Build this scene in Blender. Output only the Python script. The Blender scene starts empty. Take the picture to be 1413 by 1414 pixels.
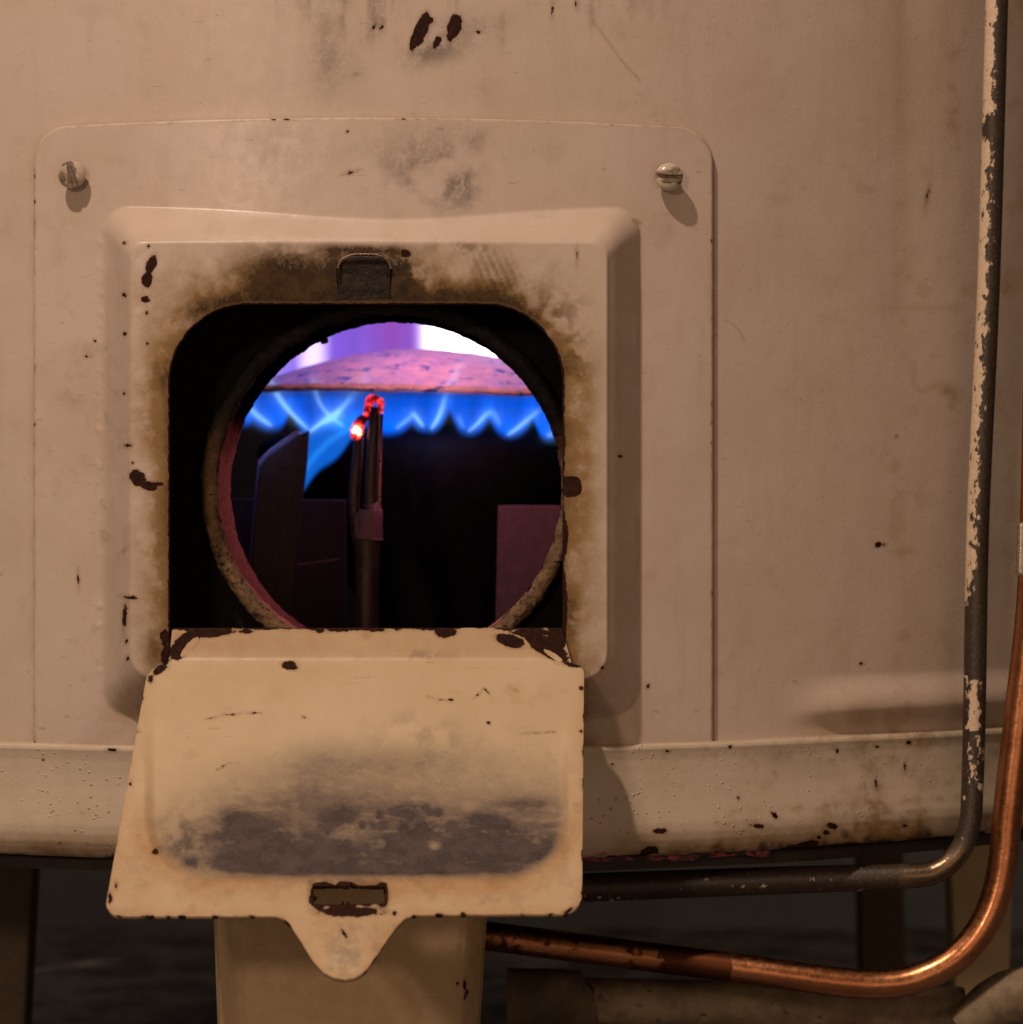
import bpy, bmesh, math
import numpy as np
from mathutils import Vector, Matrix
S = bpy.context.scene
# ------------------------------------------------------------------ camera, world, lamps, exposure
U = 0.0002            # metres per unit; one unit = one photo pixel on the front plane of the heater
D = 4000.0            # camera distance in units
CX, CY = 706.5, 707.0
cam = bpy.data.cameras.new('camera'); co = bpy.data.objects.new('camera', cam); S.collection.objects.link(co)
co.location = (0, -D*U, 0); co.rotation_euler = (math.radians(90), 0, 0)
cam.sensor_width = 36; cam.sensor_fit = 'HORIZONTAL'; cam.lens = D/1413*36
cam.clip_start = 0.01; cam.clip_end = 50
cam.dof.use_dof = True; cam.dof.focus_distance = 0.79; cam.dof.aperture_fstop = 20
S.camera = co
w = bpy.data.worlds.new('World'); S.world = w; w.use_nodes = True
w.node_tree.nodes['Background'].inputs[0].default_value = (1.0, 0.66, 0.40, 1)
w.node_tree.nodes['Background'].inputs[1].default_value = 0.13
def lamp(name, kind, loc, energy, color, size=0.02, rot=None):
    l = bpy.data.lights.new(name, kind); l.energy = energy; l.color = color
    if kind == 'AREA': l.shape = 'DISK'; l.size = size
    else: l.shadow_soft_size = size
    o = bpy.data.objects.new(name, l); o.location = loc
    if rot: o.rotation_euler = rot
    S.collection.objects.link(o); return o
key = lamp('key_lamp', 'POINT', (-0.35, -0.60, 0.98), 39, (1.0, 0.755, 0.59), 0.018)
fill = lamp('soft_fill', 'AREA', (0.45, -1.60, -0.30), 4.3, (1.0, 0.61, 0.38), 1.2)  # unseen fill disc added to lift the shadows with warm room light
side = lamp('side_lamp', 'AREA', (-0.45, -1.40, 0.30), 3.5, (1.0, 0.70, 0.50), 0.10)
side.rotation_euler = (Vector((0, 0, -0.1))-side.location).to_track_quat('-Z', 'Y').to_euler()
fill.rotation_euler = (Vector((0.05, 0, -0.05))-fill.location).to_track_quat('-Z', 'Y').to_euler()
S.view_settings.view_transform = 'Standard'; S.view_settings.look = 'None'
S.view_settings.exposure = 0.06; S.view_settings.gamma = 1
S.render.engine = 'CYCLES'

# ------------------------------------------------------------------ numpy helpers
R_, X0 = 1500.0, 470-CX           # outer casing radius and axis (units)
def cyl(px, off=0.0):
    d = np.zeros_like(np.asarray(px, float))
    R = R_+off
    for _ in range(25):
        X = (px-CX)*(D+d)/D - X0
        d = 0.5*d+0.5*(R_ - np.sqrt(np.maximum(R*R-X*X, 1)))
    return d
def W(px, py, d):
    px, py, d = np.broadcast_arrays(np.asarray(px, float), np.asarray(py, float), np.asarray(d, float))
    k = (D+d)/D
    return np.stack([(px-CX)*k*U, d*U, (CY-py)*k*U], -1)
def proj(v):
    k = D/(D+v[..., 1]/U)
    return v[..., 0]/U*k+CX, CY-v[..., 2]/U*k
def ss(a, b, x):
    t = np.clip((x-a)/(b-a), 0, 1); return t*t*(3-2*t)
def vn(x, y, seed=0):
    xi = np.floor(x).astype(np.int64); yi = np.floor(y).astype(np.int64); fx = x-xi; fy = y-yi
    fx = fx*fx*(3-2*fx); fy = fy*fy*(3-2*fy)
    def h(a, b):
        n = (a*374761393+b*668265263+seed*1442695041) & 0xffffffff
        n = ((n ^ (n >> 13))*1274126177) & 0xffffffff
        return ((n ^ (n >> 16)) & 0xffff)/65535.0
    return (h(xi, yi)*(1-fx)+h(xi+1, yi)*fx)*(1-fy)+(h(xi, yi+1)*(1-fx)+h(xi+1, yi+1)*fx)*fy
def fbm(x, y, s, seed=0, o=4):
    r = 0; a = .5; t = 0
    for i in range(o):
        r = r+a*vn(x/s+i*17.3, y/s-i*9.1, seed+i); t += a; a *= .55; s *= .5
    return r/t
def ell(x, y, c):
    cx, cy, rx, ry = c[:4]; a = math.radians(c[4] if len(c) > 4 else 0)
    dx = x-cx; dy = y-cy
    p = dx*math.cos(a)+dy*math.sin(a); q = -dx*math.sin(a)+dy*math.cos(a)
    return (1-np.sqrt((p/rx)**2+(q/ry)**2))*min(rx, ry)
def seg(x, y, pts):
    r = np.full_like(x, 1e9)
    for (x1, y1), (x2, y2) in zip(pts[:-1], pts[1:]):
        vx, vy = x2-x1, y2-y1
        t = np.clip(((x-x1)*vx+(y-y1)*vy)/(vx*vx+vy*vy+1e-9), 0, 1)
        r = np.minimum(r, np.hypot(x-x1-t*vx, y-y1-t*vy))
    return r
def soft(x, y, c):      # gaussian blob
    cx, cy, rx, ry = c[:4]; a = math.radians(c[4] if len(c) > 4 else 0)
    dx = x-cx; dy = y-cy
    p = dx*math.cos(a)+dy*math.sin(a); q = -dx*math.sin(a)+dy*math.cos(a)
    return np.exp(-((p/rx)**2+(q/ry)**2))

# ------------------------------------------------------------------ object helpers
def thing(name, label, cat, loc, group=None):
    o = bpy.data.objects.new(name, None); o.location = loc; S.collection.objects.link(o)
    o.empty_display_size = 0.02; o['label'] = label; o['category'] = cat
    if group: o['group'] = group
    return o
def mk(name, v, f, mat, parent=None, smooth=True, attrs=None, label=None, kind=None):
    me = bpy.data.meshes.new(name)
    v = np.asarray(v, np.float32).reshape(-1, 3)
    if isinstance(f, np.ndarray):
        n = f.shape[1]; m = f.shape[0]
        me.vertices.add(len(v)); me.vertices.foreach_set('co', v.ravel())
        me.loops.add(m*n); me.loops.foreach_set('vertex_index', f.astype(np.int32).ravel())
        me.polygons.add(m); me.polygons.foreach_set('loop_start', np.arange(0, m*n, n, dtype=np.int32))
        me.polygons.foreach_set('loop_total', np.full(m, n, np.int32))
        me.update(calc_edges=True); me.validate()
    else:
        me.from_pydata(v.tolist(), [], f); me.update()
    if attrs:
        for k, a in attrs.items():
            if a.ndim == 2:
                at = me.attributes.new(k, 'FLOAT_COLOR', 'POINT'); at.data.foreach_set('color', a.astype(np.float32).ravel())
            else:
                at = me.attributes.new(k, 'FLOAT', 'POINT'); at.data.foreach_set('value', a.astype(np.float32).ravel())
    me.materials.append(mat)
    if smooth: me.polygons.foreach_set('use_smooth', np.ones(len(me.polygons), bool))
    o = bpy.data.objects.new(name, me); S.collection.objects.link(o)
    if parent:
        bpy.context.view_layer.update()
        o.parent = parent; o.matrix_parent_inverse = parent.matrix_world.inverted()
    if label: o['label'] = label
    if kind: o['kind'] = kind
    return o
def gridf(nr, nc, mask=None, wrap=False):
    i, j = np.meshgrid(np.arange(nr-1), np.arange(nc if wrap else nc-1), indexing='ij')
    j2 = (j+1) % nc
    f = np.stack([i*nc+j, (i+1)*nc+j, (i+1)*nc+j2, i*nc+j2], -1).reshape(-1, 4)
    if mask is not None: f = f[mask.ravel()]
    return f
def tube(name, pts, rad, mat, parent=None, n=24, sub=8, cap=True, attrf=None, label=None, rough=0, seed=0):
    P = [Vector(p) for p in pts]; rad = rad if isinstance(rad, (list, tuple)) else [rad]*len(P)
    Q = []; RR = []
    for i in range(len(P)-1):
        a = P[max(i-1, 0)]; b = P[i]; c = P[i+1]; d = P[min(i+2, len(P)-1)]
        for k in range(sub):
            t = k/sub
            Q.append(0.5*((2*b)+(c-a)*t+(2*a-5*b+4*c-d)*t*t+(3*b-a-3*c+d)*t**3))
            RR.append(rad[i]*(1-t)+rad[i+1]*t)
    Q.append(P[-1]); RR.append(rad[-1])
    V = []; up = Vector((0, 1, 0.01)).normalized()
    for i, q in enumerate(Q):
        t = (Q[min(i+1, len(Q)-1)]-Q[max(i-1, 0)]).normalized()
        s = t.cross(up).normalized(); u2 = s.cross(t)
        for k in range(n):
            a = 2*math.pi*k/n
            r = RR[i]*(1+rough*(float(vn(np.array(i*.7), np.array(k*.9), seed))-.5))
            V.append(q+(s*math.cos(a)+u2*math.sin(a))*r)
    V = np.array([list(v) for v in V])
    f = gridf(len(Q), n, wrap=True).tolist()
    if cap:
        f.append(list(range(n))[::-1]); f.append([(len(Q)-1)*n+k for k in range(n)])
    at = attrf(V) if attrf else None
    return mk(name, V, f, mat, parent, attrs=at, label=label)
def prism(name, poly, d0, d1, mat, parent=None, bev=0.0, label=None, smooth=False, dfun=None):
    bm = bmesh.new()
    c = W(np.array([p[0] for p in poly]), np.array([p[1] for p in poly]), d0)
    v0 = [bm.verts.new(p) for p in c]
    v1 = [bm.verts.new((p[0], d1*U, p[2])) for p in c]
    n = len(poly)
    bm.faces.new(v0); bm.faces.new(v1[::-1])
    for i in range(n): bm.faces.new((v0[i], v1[i], v1[(i+1) % n], v0[(i+1) % n]))
    bmesh.ops.recalc_face_normals(bm, faces=bm.faces)
    if bev: bmesh.ops.bevel(bm, geom=bm.edges[:], offset=bev*U, segments=3, affect='EDGES', profile=.5)
    me = bpy.data.meshes.new(name); bm.to_mesh(me); bm.free(); me.materials.append(mat)
    o = bpy.data.objects.new(name, me); S.collection.objects.link(o)
    if parent:
        bpy.context.view_layer.update(); o.parent = parent; o.matrix_parent_inverse = parent.matrix_world.inverted()
    if label: o['label'] = label
    return o
def rrect(l, r, t, b, rad, rb=None, n=14, bow=None):
    rb = rad if rb is None else rb
    pts = []
    def arc(cx, cy, rr, a0):
        for k in range(n+1):
            a = math.radians(a0+90*k/n); pts.append((cx+rr*math.cos(a), cy+rr*math.sin(a)))
    arc(l+rad, t+rad, rad, 180)
    for k in range(1, 20): pts.append((l+rad+(r-l-2*rad)*k/20, t))
    arc(r-rad, t+rad, rad, 270); arc(r-rb, b-rb, rb, 0); arc(l+rb, b-rb, rb, 90)
    a = np.array(pts)
    if bow: a[:, 1] += bow(a[:, 0])*ss(b, t, a[:, 1])
    return a
def star(poly, c, th):
    a = poly-c; b = np.roll(a, -1, 0); e = b-a
    dx = np.cos(th)[:, None]; dy = np.sin(th)[:, None]
    den = dx*e[None, :, 1]-dy*e[None, :, 0]
    den = np.where(abs(den) < 1e-12, 1e-12, den)
    t = (a[None, :, 0]*e[None, :, 1]-a[None, :, 1]*e[None, :, 0])/den
    s = (a[None, :, 0]*dy-a[None, :, 1]*dx)/den
    t = np.where((t > 0) & (s >= -1e-6) & (s <= 1+1e-6), t, -1)
    r = t.max(1)
    return np.stack([c[0]+r*np.cos(th), c[1]+r*np.sin(th)], -1)

# ------------------------------------------------------------------ materials
class NT:
    def __init__(s, name):
        s.m = bpy.data.materials.new(name); s.m.use_nodes = True; s.t = s.m.node_tree; s.n = s.t.nodes; s.l = s.t.links
        s.b = s.n['Principled BSDF']; s.out = s.n['Material Output']
        s.tc = s.n.new('ShaderNodeTexCoord')
    def put(s, sock, v):
        if hasattr(v, 'is_output') or isinstance(v, bpy.types.NodeSocket): s.l.new(v, sock)
        else: sock.default_value = v
    def noise(s, px, det=3, rough=.55, scale3=None, dist=0, off=(0, 0, 0)):
        mp = s.n.new('ShaderNodeMapping'); s.l.new(s.tc.outputs['Object'], mp.inputs[0])
        k = 1/(px*U); mp.inputs['Scale'].default_value = tuple(k*a for a in (scale3 or (1, 1, 1))); mp.inputs['Location'].default_value = off
        n = s.n.new('ShaderNodeTexNoise'); s.l.new(mp.outputs[0], n.inputs['Vector']); n.inputs['Scale'].default_value = 1
        n.inputs['Detail'].default_value = det; n.inputs['Roughness'].default_value = rough; n.inputs['Distortion'].default_value = dist
        return n.outputs['Fac']
    def voro(s, px, feature='F1', rnd=1):
        mp = s.n.new('ShaderNodeMapping'); s.l.new(s.tc.outputs['Object'], mp.inputs[0]); k = 1/(px*U); mp.inputs['Scale'].default_value = (k, k, k)
        n = s.n.new('ShaderNodeTexVoronoi'); s.l.new(mp.outputs[0], n.inputs['Vector']); n.inputs['Scale'].default_value = 1; n.feature = feature
        n.inputs['Randomness'].default_value = rnd
        return n
    def math(s, op, a, b=0.0, c=None, clamp=False):
        n = s.n.new('ShaderNodeMath'); n.operation = op; n.use_clamp = clamp; s.put(n.inputs[0], a); s.put(n.inputs[1], b)
        if c is not None: s.put(n.inputs[2], c)
        return n.outputs[0]
    def rng(s, v, a, b, c=0.0, d=1.0, smooth=True):
        n = s.n.new('ShaderNodeMapRange'); n.interpolation_type = 'SMOOTHSTEP' if smooth else 'LINEAR'
        s.put(n.inputs[0], v); n.inputs[1].default_value = a; n.inputs[2].default_value = b; n.inputs[3].default_value = c; n.inputs[4].default_value = d
        return n.outputs[0]
    def mix(s, f, a, b, mode='MIX'):
        n = s.n.new('ShaderNodeMix'); n.data_type = 'RGBA'; n.blend_type = mode
        s.put(n.inputs[0], f); s.put(n.inputs[6], a); s.put(n.inputs[7], b); return n.outputs[2]
    def attr(s, name):
        n = s.n.new('ShaderNodeAttribute'); n.attribute_name = name; return n
    def bump(s, h, dist, strength=1.0, prev=None):
        n = s.n.new('ShaderNodeBump'); s.put(n.inputs['Height'], h); n.inputs['Distance'].default_value = dist*U; n.inputs['Strength'].default_value = strength
        if prev: s.l.new(prev, n.inputs['Normal'])
        return n.outputs[0]
def C(r, g, b): return (r, g, b, 1)

def paint_mat(name, base, rough=.42, peel=0.7, sn=(.50, 1.22), smul=4.0, soot_col=C(.014, .0075, .003), stain_col=C(.27, .16, .055), chip_col=C(.022, .0095, .007), blister=0.0, dirt=0.35):
    t = NT(name)
    soot = t.attr('soot').outputs['Fac']; stain = t.attr('stain').outputs['Fac']; chip = t.attr('chip').outputs['Fac']; grey = t.attr('grey').outputs['Fac']
    big = t.noise(160, 4); mid = t.noise(22, 5, .62); fine = t.noise(5, 4, .6); vfine = t.noise(1.8, 2)
    col = t.mix(t.rng(big, .35, .7), base, C(base[0]*.93, base[1]*.91, base[2]*.87))
    # faint general grime with soft shapes of its own
    g = t.math('MULTIPLY', t.rng(t.noise(60, 6, .66, off=(3, 1, 7)), .52, .80), dirt)
    col = t.mix(g, col, C(base[0]*.62, base[1]*.54, base[2]*.42))
    # vertical streaks and fine scratches
    stk = t.noise(26, 5, .6, scale3=(1, 1, .12), off=(2, 8, 5)); col = t.mix(t.rng(stk, .50, .72, 0, .16), col, C(base[0]*.70, base[1]*.64, base[2]*.56))
    scr = t.noise(7, 3, .5, scale3=(.09, 1, 1.5), off=(1, 1, 9), dist=.6); col = t.mix(t.math('MULTIPLY', t.rng(scr, .66, .70), t.rng(mid, .5, .6, 0, .45)), col, C(base[0]*.45, base[1]*.38, base[2]*.32))
    # tiny specks
    vo = t.voro(11); sp = t.math('MULTIPLY', t.rng(vo.outputs['Distance'], .13, .06), t.math('GREATER_THAN', t.mix(1, C(0, 0, 0), vo.outputs['Color']), .88))
    col = t.mix(t.math('MULTIPLY', sp, .55), col, C(.13, .07, .04))
    # stains
    st = t.math('MULTIPLY', stain, t.rng(t.math('ADD', mid, t.math('MULTIPLY', fine, .25)), .35, .75, .5, 1.0), clamp=True)
    col = t.mix(st, col, stain_col)
    # grey rubbed film
    gf = t.math('MULTIPLY', grey, t.rng(t.math('ADD', t.math('MULTIPLY', mid, .7), t.math('MULTIPLY', fine, .45)), .38, .68, .15, 1.0), clamp=True)
    col = t.mix(gf, col, C(.105, .085, .075))
    # soot, broken up
    nm = t.math('ADD', t.math('MULTIPLY', mid, .6), t.math('MULTIPLY', fine, .4))
    s1 = t.rng(t.math('MULTIPLY', soot, t.rng(nm, .34, .66, sn[0], sn[1], False)), .02, 1.02, smooth=False)
    s1 = t.math('MULTIPLY', s1, t.rng(vfine, .2, .75, .9, 1.0))
    col = t.mix(s1, col, t.mix(t.rng(mid, .35, .65), soot_col, C(soot_col[0]*smul, soot_col[1]*smul*.95, soot_col[2]*smul*.9)))
    # chips in the paint down to rusty primer
    cn = t.math('ADD', chip, t.math('MULTIPLY', t.math('SUBTRACT', t.noise(9, 4, .6, off=(5, 5, 5)), .5), 7.0))
    cm = t.rng(cn, -.4, .6)
    halo = t.math('MULTIPLY', t.rng(cn, -4, 0), .35)
    col = t.mix(halo, col, C(.20, .11, .05))
    cc = t.mix(t.rng(fine, .4, .7), chip_col, C(chip_col[0]*1.9, chip_col[1]*1.7, chip_col[2]*1.5))
    col = t.mix(cm, col, cc)
    t.l.new(col, t.b.inputs['Base Color'])
    r = t.math('ADD', rough, t.math('MULTIPLY', s1, .25)); r = t.math('ADD', r, t.math('MULTIPLY', st, .12)); r = t.math('ADD', r, t.math('MULTIPLY', cm, .25))
    r = t.math('ADD', r, t.rng(mid, .3, .8, -.05, .08)); t.l.new(r, t.b.inputs['Roughness'])
    t.l.new(t.math('SUBTRACT', .42, t.math('MULTIPLY', t.math('MAXIMUM', cm, t.math('MULTIPLY', s1, .7)), .36)), t.b.inputs['Specular IOR Level'])
    h = t.math('MULTIPLY', t.noise(6, 3, .5, off=(9, 2, 2)), peel*.55)
    h = t.math('ADD', h, t.math('MULTIPLY', t.noise(60, 2), 1.1))
    if blister:
        vb = t.voro(10); bm_ = t.math('MULTIPLY', t.rng(vb.outputs['Distance'], .24, .0), t.rng(t.noise(70, 3), .45, .65))
        h = t.math('ADD', h, t.math('MULTIPLY', bm_, blister))
    h = t.math('SUBTRACT', h, t.math('MULTIPLY', cm, 1.0))
    h = t.math('ADD', h, t.math('MULTIPLY', t.math('MULTIPLY', s1, fine), .6))
    t.l.new(t.bump(h, 1.0, .8), t.b.inputs['Normal'])
    return t.m
CREAM = C(.525, .428, .36)
M_case = paint_mat('cream_casing_paint', CREAM)
M_panel = paint_mat('cream_panel_paint', C(.545, .448, .385), rough=.36, peel=.5)
M_skirt = paint_mat('cream_skirt_paint', C(.53, .445, .35), rough=.36, blister=3.2)
M_door = paint_mat('cream_door_paint', C(.535, .415, .27), rough=.42, peel=.5, sn=(.86, 1.10), smul=2.0, soot_col=C(.038, .030, .034), stain_col=C(.38, .215, .09), dirt=.06)
M_leg = paint_mat('cream_leg_paint', C(.55, .41, .25), rough=.45)

def metal(name, c1, c2, px=12, rough=.6, metallic=0.0, bump=1.2, spec=.4, spots=None, darkened=False):
    t = NT(name); n1 = t.noise(px, 5, .65); n2 = t.noise(px*.22, 3)
    col = t.mix(t.rng(t.math('ADD', t.math('MULTIPLY', n1, .7), t.math('MULTIPLY', n2, .3)), .38, .62), c1, c2)
    if spots:
        n3 = t.noise(spots[0], 3, .6, scale3=(1, 1, 1.6), off=(4, 4, 1)); col = t.mix(t.rng(n3, spots[2], spots[2]+.05), col, spots[1])
    if darkened:   # shade painted black into the tube's upper part, ragged lower limit
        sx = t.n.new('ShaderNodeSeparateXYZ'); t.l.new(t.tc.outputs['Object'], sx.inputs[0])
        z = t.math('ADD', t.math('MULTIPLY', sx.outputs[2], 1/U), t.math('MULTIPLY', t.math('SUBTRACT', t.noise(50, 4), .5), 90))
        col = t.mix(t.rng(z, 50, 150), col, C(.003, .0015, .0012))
    t.l.new(col, t.b.inputs['Base Color']); t.b.inputs['Metallic'].default_value = metallic
    t.l.new(t.rng(n1, .3, .7, rough-.1, rough+.12), t.b.inputs['Roughness']); t.b.inputs['Specular IOR Level'].default_value = spec
    t.l.new(t.bump(t.math('ADD', n1, t.math('MULTIPLY', n2, .5)), bump), t.b.inputs['Normal'])
    return t.m
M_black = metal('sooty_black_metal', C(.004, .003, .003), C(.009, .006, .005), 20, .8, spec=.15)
M_ring = metal('rusty_tube_metal', C(.33, .115, .09), C(.46, .17, .135), 9, .7, bump=2.0, spec=.0, spots=(11, C(.03, .010, .008), .60), darkened=True)
M_flange = metal('ochre_scale_metal', C(.10, .05, .02), C(.19, .115, .055), 14, .75, bump=2.0, spots=(12, C(.03, .02, .012), .58), darkened=True)
M_cap = metal('rust_pink_cap', C(.36, .18, .18), C(.60, .27, .20), 24, .75, bump=2.4, spots=(26, C(.05, .035, .10), .59))
M_cast = metal('dark_cast_iron', C(.006, .005, .006), C(.012, .009, .010), 20, .8, spec=.12)
M_dull = metal('dull_inner_steel', C(.10, .040, .055), C(.16, .065, .085), 20, .7)
M_hood = metal('brown_sheet_steel', C(.030, .014, .012), C(.055, .028, .024), 18, .5, metallic=.3)
M_tubew = metal('flue_grey', C(.06, .04, .07), C(.08, .05, .09), 60, .7, bump=.5)
M_steel = metal('dark_steel', C(.03, .022, .016), C(.09, .065, .045), 10, .35, metallic=.8, bump=.8)
M_bright = metal('worn_nickel', C(.30, .27, .22), C(.45, .40, .33), 8, .35, metallic=.8, bump=.5)
M_catch = metal('sooty_catch_metal', C(.006, .003, .002), C(.028, .013, .006), 12, .42, metallic=.3, bump=2.0, spots=(16, C(.012, .008, .006), .5))
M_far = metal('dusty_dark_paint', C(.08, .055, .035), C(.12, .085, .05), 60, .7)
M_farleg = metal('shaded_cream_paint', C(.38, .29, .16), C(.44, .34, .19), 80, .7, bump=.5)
M_oldpipe = metal('old_painted_pipe', C(.14, .10, .06), C(.25, .19, .12), 90, .65, bump=1.5, spots=(30, C(.09, .06, .035), .62))
M_floor = metal('dark_concrete_floor', C(.09, .085, .088), C(.26, .24, .24), 200, .9, spec=.1)
M_wall = metal('grey_blue_wall', C(.20, .235, .285), C(.25, .28, .33), 400, .9, spec=.1)
M_redglow = metal('red_glow_rim', C(.30, .05, .05), C(.05, .015, .015), 26, .5, bump=2, spots=(20, C(.008, .004, .004), .5))  # red tone paints the glow reflected in the base rim

def copper_mat():
    t = NT('copper'); n = t.noise(40, 4, .6, scale3=(.3, 1, 1)); n2 = t.noise(9, 3)
    col = t.mix(t.rng(n, .35, .7), C(.46, .205, .10), C(.35, .14, .06))
    stn = t.attr('tarnish').outputs['Fac']
    cm = t.rng(t.math('ADD', stn, t.math('MULTIPLY', t.math('SUBTRACT', t.noise(26, 4), .5), 1.3)), .45, .55)
    col = t.mix(cm, col, C(.10, .035, .016)); t.l.new(col, t.b.inputs['Base Color'])
    t.b.inputs['Metallic'].default_value = 1
    t.l.new(t.math('ADD', t.rng(n2, .3, .7, .25, .36), t.math('MULTIPLY', cm, .2)), t.b.inputs['Roughness'])
    t.l.new(t.bump(n2, .25), t.b.inputs['Normal']); return t.m
M_copper = copper_mat()
def flaky_mat():
    t = NT('flaking_white_paint_on_steel'); p = t.attr('paint').outputs['Fac']
    n = t.noise(13, 5, .7, scale3=(1.3, 1.3, .7)); f = t.noise(5, 3)
    m = t.rng(t.math('ADD', p, t.math('MULTIPLY', t.math('SUBTRACT', n, .5), 4.2)), .48, .53)
    pc = t.mix(t.rng(f, .3, .7), C(.60, .47, .34), C(.50, .38, .26))
    ghost = t.rng(t.noise(3.5, 2), .55, .68, 0, .35)
    mc = t.mix(ghost, t.mix(t.rng(f, .35, .7), C(.022, .013, .008), C(.040, .024, .014)), C(.12, .09, .065))
    col = t.mix(m, mc, pc)
    t.l.new(col, t.b.inputs['Base Color'])
    t.l.new(t.math('SUBTRACT', .55, t.math('MULTIPLY', m, 0)), t.b.inputs['Roughness'])
    sh = t.attr('bare').outputs['Fac']
    t.l.new(t.math('MULTIPLY', sh, .9), t.b.inputs['Metallic'])
    col2 = t.mix(sh, col, C(.16, .115, .075)); t.l.new(col2, t.b.inputs['Base Color'])
    t.l.new(t.rng(sh, 0, 1, .5, .30), t.b.inputs['Roughness'])
    t.l.new(t.bump(t.math('ADD', t.math('MULTIPLY', m, 1.4), t.math('MULTIPLY', f, .4)), 1.0), t.b.inputs['Normal']); return t.m
M_flaky = flaky_mat()
def glow_mat(name, add=True, strength=1.0):
    t = NT(name); t.n.remove(t.b)
    a = t.attr('glow').outputs['Color']; e = t.n.new('ShaderNodeEmission'); t.l.new(a, e.inputs[0]); e.inputs[1].default_value = strength
    tr = t.n.new('ShaderNodeBsdfTransparent'); ad = t.n.new('ShaderNodeAddShader'); t.l.new(e.outputs[0], ad.inputs[0]); t.l.new(tr.outputs[0], ad.inputs[1])
    t.l.new(ad.outputs[0], t.out.inputs[0]); return t.m
M_glow = glow_mat('gas_flame_glow')
def ember_mat():
    t = NT('glowing_hot_tip'); n = t.noise(9, 3, .6, dist=.5)
    h = t.attr('hotness').outputs['Fac']
    e = t.math('MULTIPLY', h, t.rng(n, .30, .58, 0.08, 1.0))
    col = t.n.new('ShaderNodeValToRGB'); t.l.new(e, col.inputs[0]); cr = col.color_ramp
    cr.elements[0].color = (.03, .0, .003, 1); cr.elements[1].color = (1, .75, .45, 1); cr.elements[1].position = .85
    x = cr.elements.new(.3); x.color = (.55, .01, .02, 1); x = cr.elements.new(.6); x.color = (1, .12, .04, 1)
    t.l.new(col.outputs[0], t.b.inputs['Emission Color']); t.l.new(t.math('MULTIPLY', e, 6.0), t.b.inputs['Emission Strength'])
    t.b.inputs['Base Color'].default_value = (.05, .02, .02, 1); t.b.inputs['Roughness'].default_value = .7; return t.m
M_ember = ember_mat()

# ------------------------------------------------------------------ setting: floor and wall far behind
FZ = -1150*U
mk('floor', [(-4, -3, FZ), (4, -3, FZ), (4, 0.80, FZ), (-4, 0.80, FZ)], [[0, 1, 2, 3]], M_floor, smooth=False, kind='structure')
mk('wall', [(-4, 0.80, FZ-.02), (4, 0.80, FZ-.02), (4, 0.80, 2.5), (-4, 0.80, 2.5)], [[0, 1, 2, 3]], M_wall, smooth=False, kind='structure')

# ------------------------------------------------------------------ the heater
H = thing('water_heater', 'cream painted gas water heater with a sooty open soot-stained inspection door and a blue flame inside', 'water heater', (X0*U, R_*U, FZ))

# --- outer casing
step = 3.0
gx = np.concatenate([np.arange(-420, -30, 15.), np.arange(-30, 1440, step), np.arange(1440, 1700, 13.)])
gy = np.concatenate([np.arange(-900, -30, 30.), np.arange(-30, 1055, step)])
PX, PY = np.meshgrid(gx, gy)
ridge = ss(1070, 1200, PX)*(ss(940, 988, PY)-ss(990, 1020, PY))*23
dent = -3*soft(PX, PY, (1250, 200, 40, 300))
Dp = cyl(PX)-ridge-dent
# keep every row at a constant height on the real cylinder (rows are horizontal in the world)
k = (D+cyl(PX))/D
Zrow = (CY-PY)                                  # front-plane height
V = W(PX, PY, Dp); V[..., 2] = Zrow*U
px, py = proj(V)
cxm = (PX[:-1, :-1]+PX[1:, 1:])/2; cym = (PY[:-1, :-1]+PY[1:, 1:])/2
hole = (px[:-1, :-1] > 200) & (px[:-1, :-1] < 820) & (py[:-1, :-1] > 380) & (py[:-1, :-1] < 965)
x, y = px.ravel(), py.ravel()
chip = np.full_like(x, -50.)
for c in [(582, 40, 24, 9, -72), (572, 58, 14, 6, -75), (590, 27, 10, 6, 10), (628, 36, 17, 10, -75), (622, 50, 9, 4, -75), (604, 58, 11, 4, -65), (516, 38, 7, 1.8, -60), (528, 37, 5, 2, -60),
          (1213, 752, 4.5, 3.5), (1222, 752, 2, 2), (900, 947, 3, 3), (1190, 916, 2.6, 2), (812, 921, 2, 2), (660, 44, 3, 2), (763, 14, 1.4, 6), (796, 5, 1.4, 5), (1238, 603, 2, 2), (1281, 270, 2, 8, 12)]:
    chip = np.maximum(chip, ell(x, y, c))
chip = np.maximum(chip, -1.6-seg(x, y, [(1000, 443), (1012, 447), (1021, 456), (1028, 470)])*1.1+1.2)
grey = .75*soft(x, y, (600, 72, 42, 18, -15))*1 + .35*soft(x, y, (645, 35, 50, 22)) + .6*ss(70, 5, y-20*np.exp(-((x-600)/160.)**2))*ss(300, 520, x)*ss(1000, 760, x)*ss(.46, .72, .5*fbm(x/.8, y/7, 16, 3)+.5*fbm(x, y, 70, 9)) \
    + .35*soft(x, y, (448, 45, 18, 70)) + .3*soft(x, y, (468, 90, 40, 40)) + .22*soft(x, y, (525, 37, 12, 16, 30))
grey = grey + .4*np.exp(-(seg(x, y, [(820, 30), (860, 85), (885, 112)])/1.6)**2)
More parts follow.
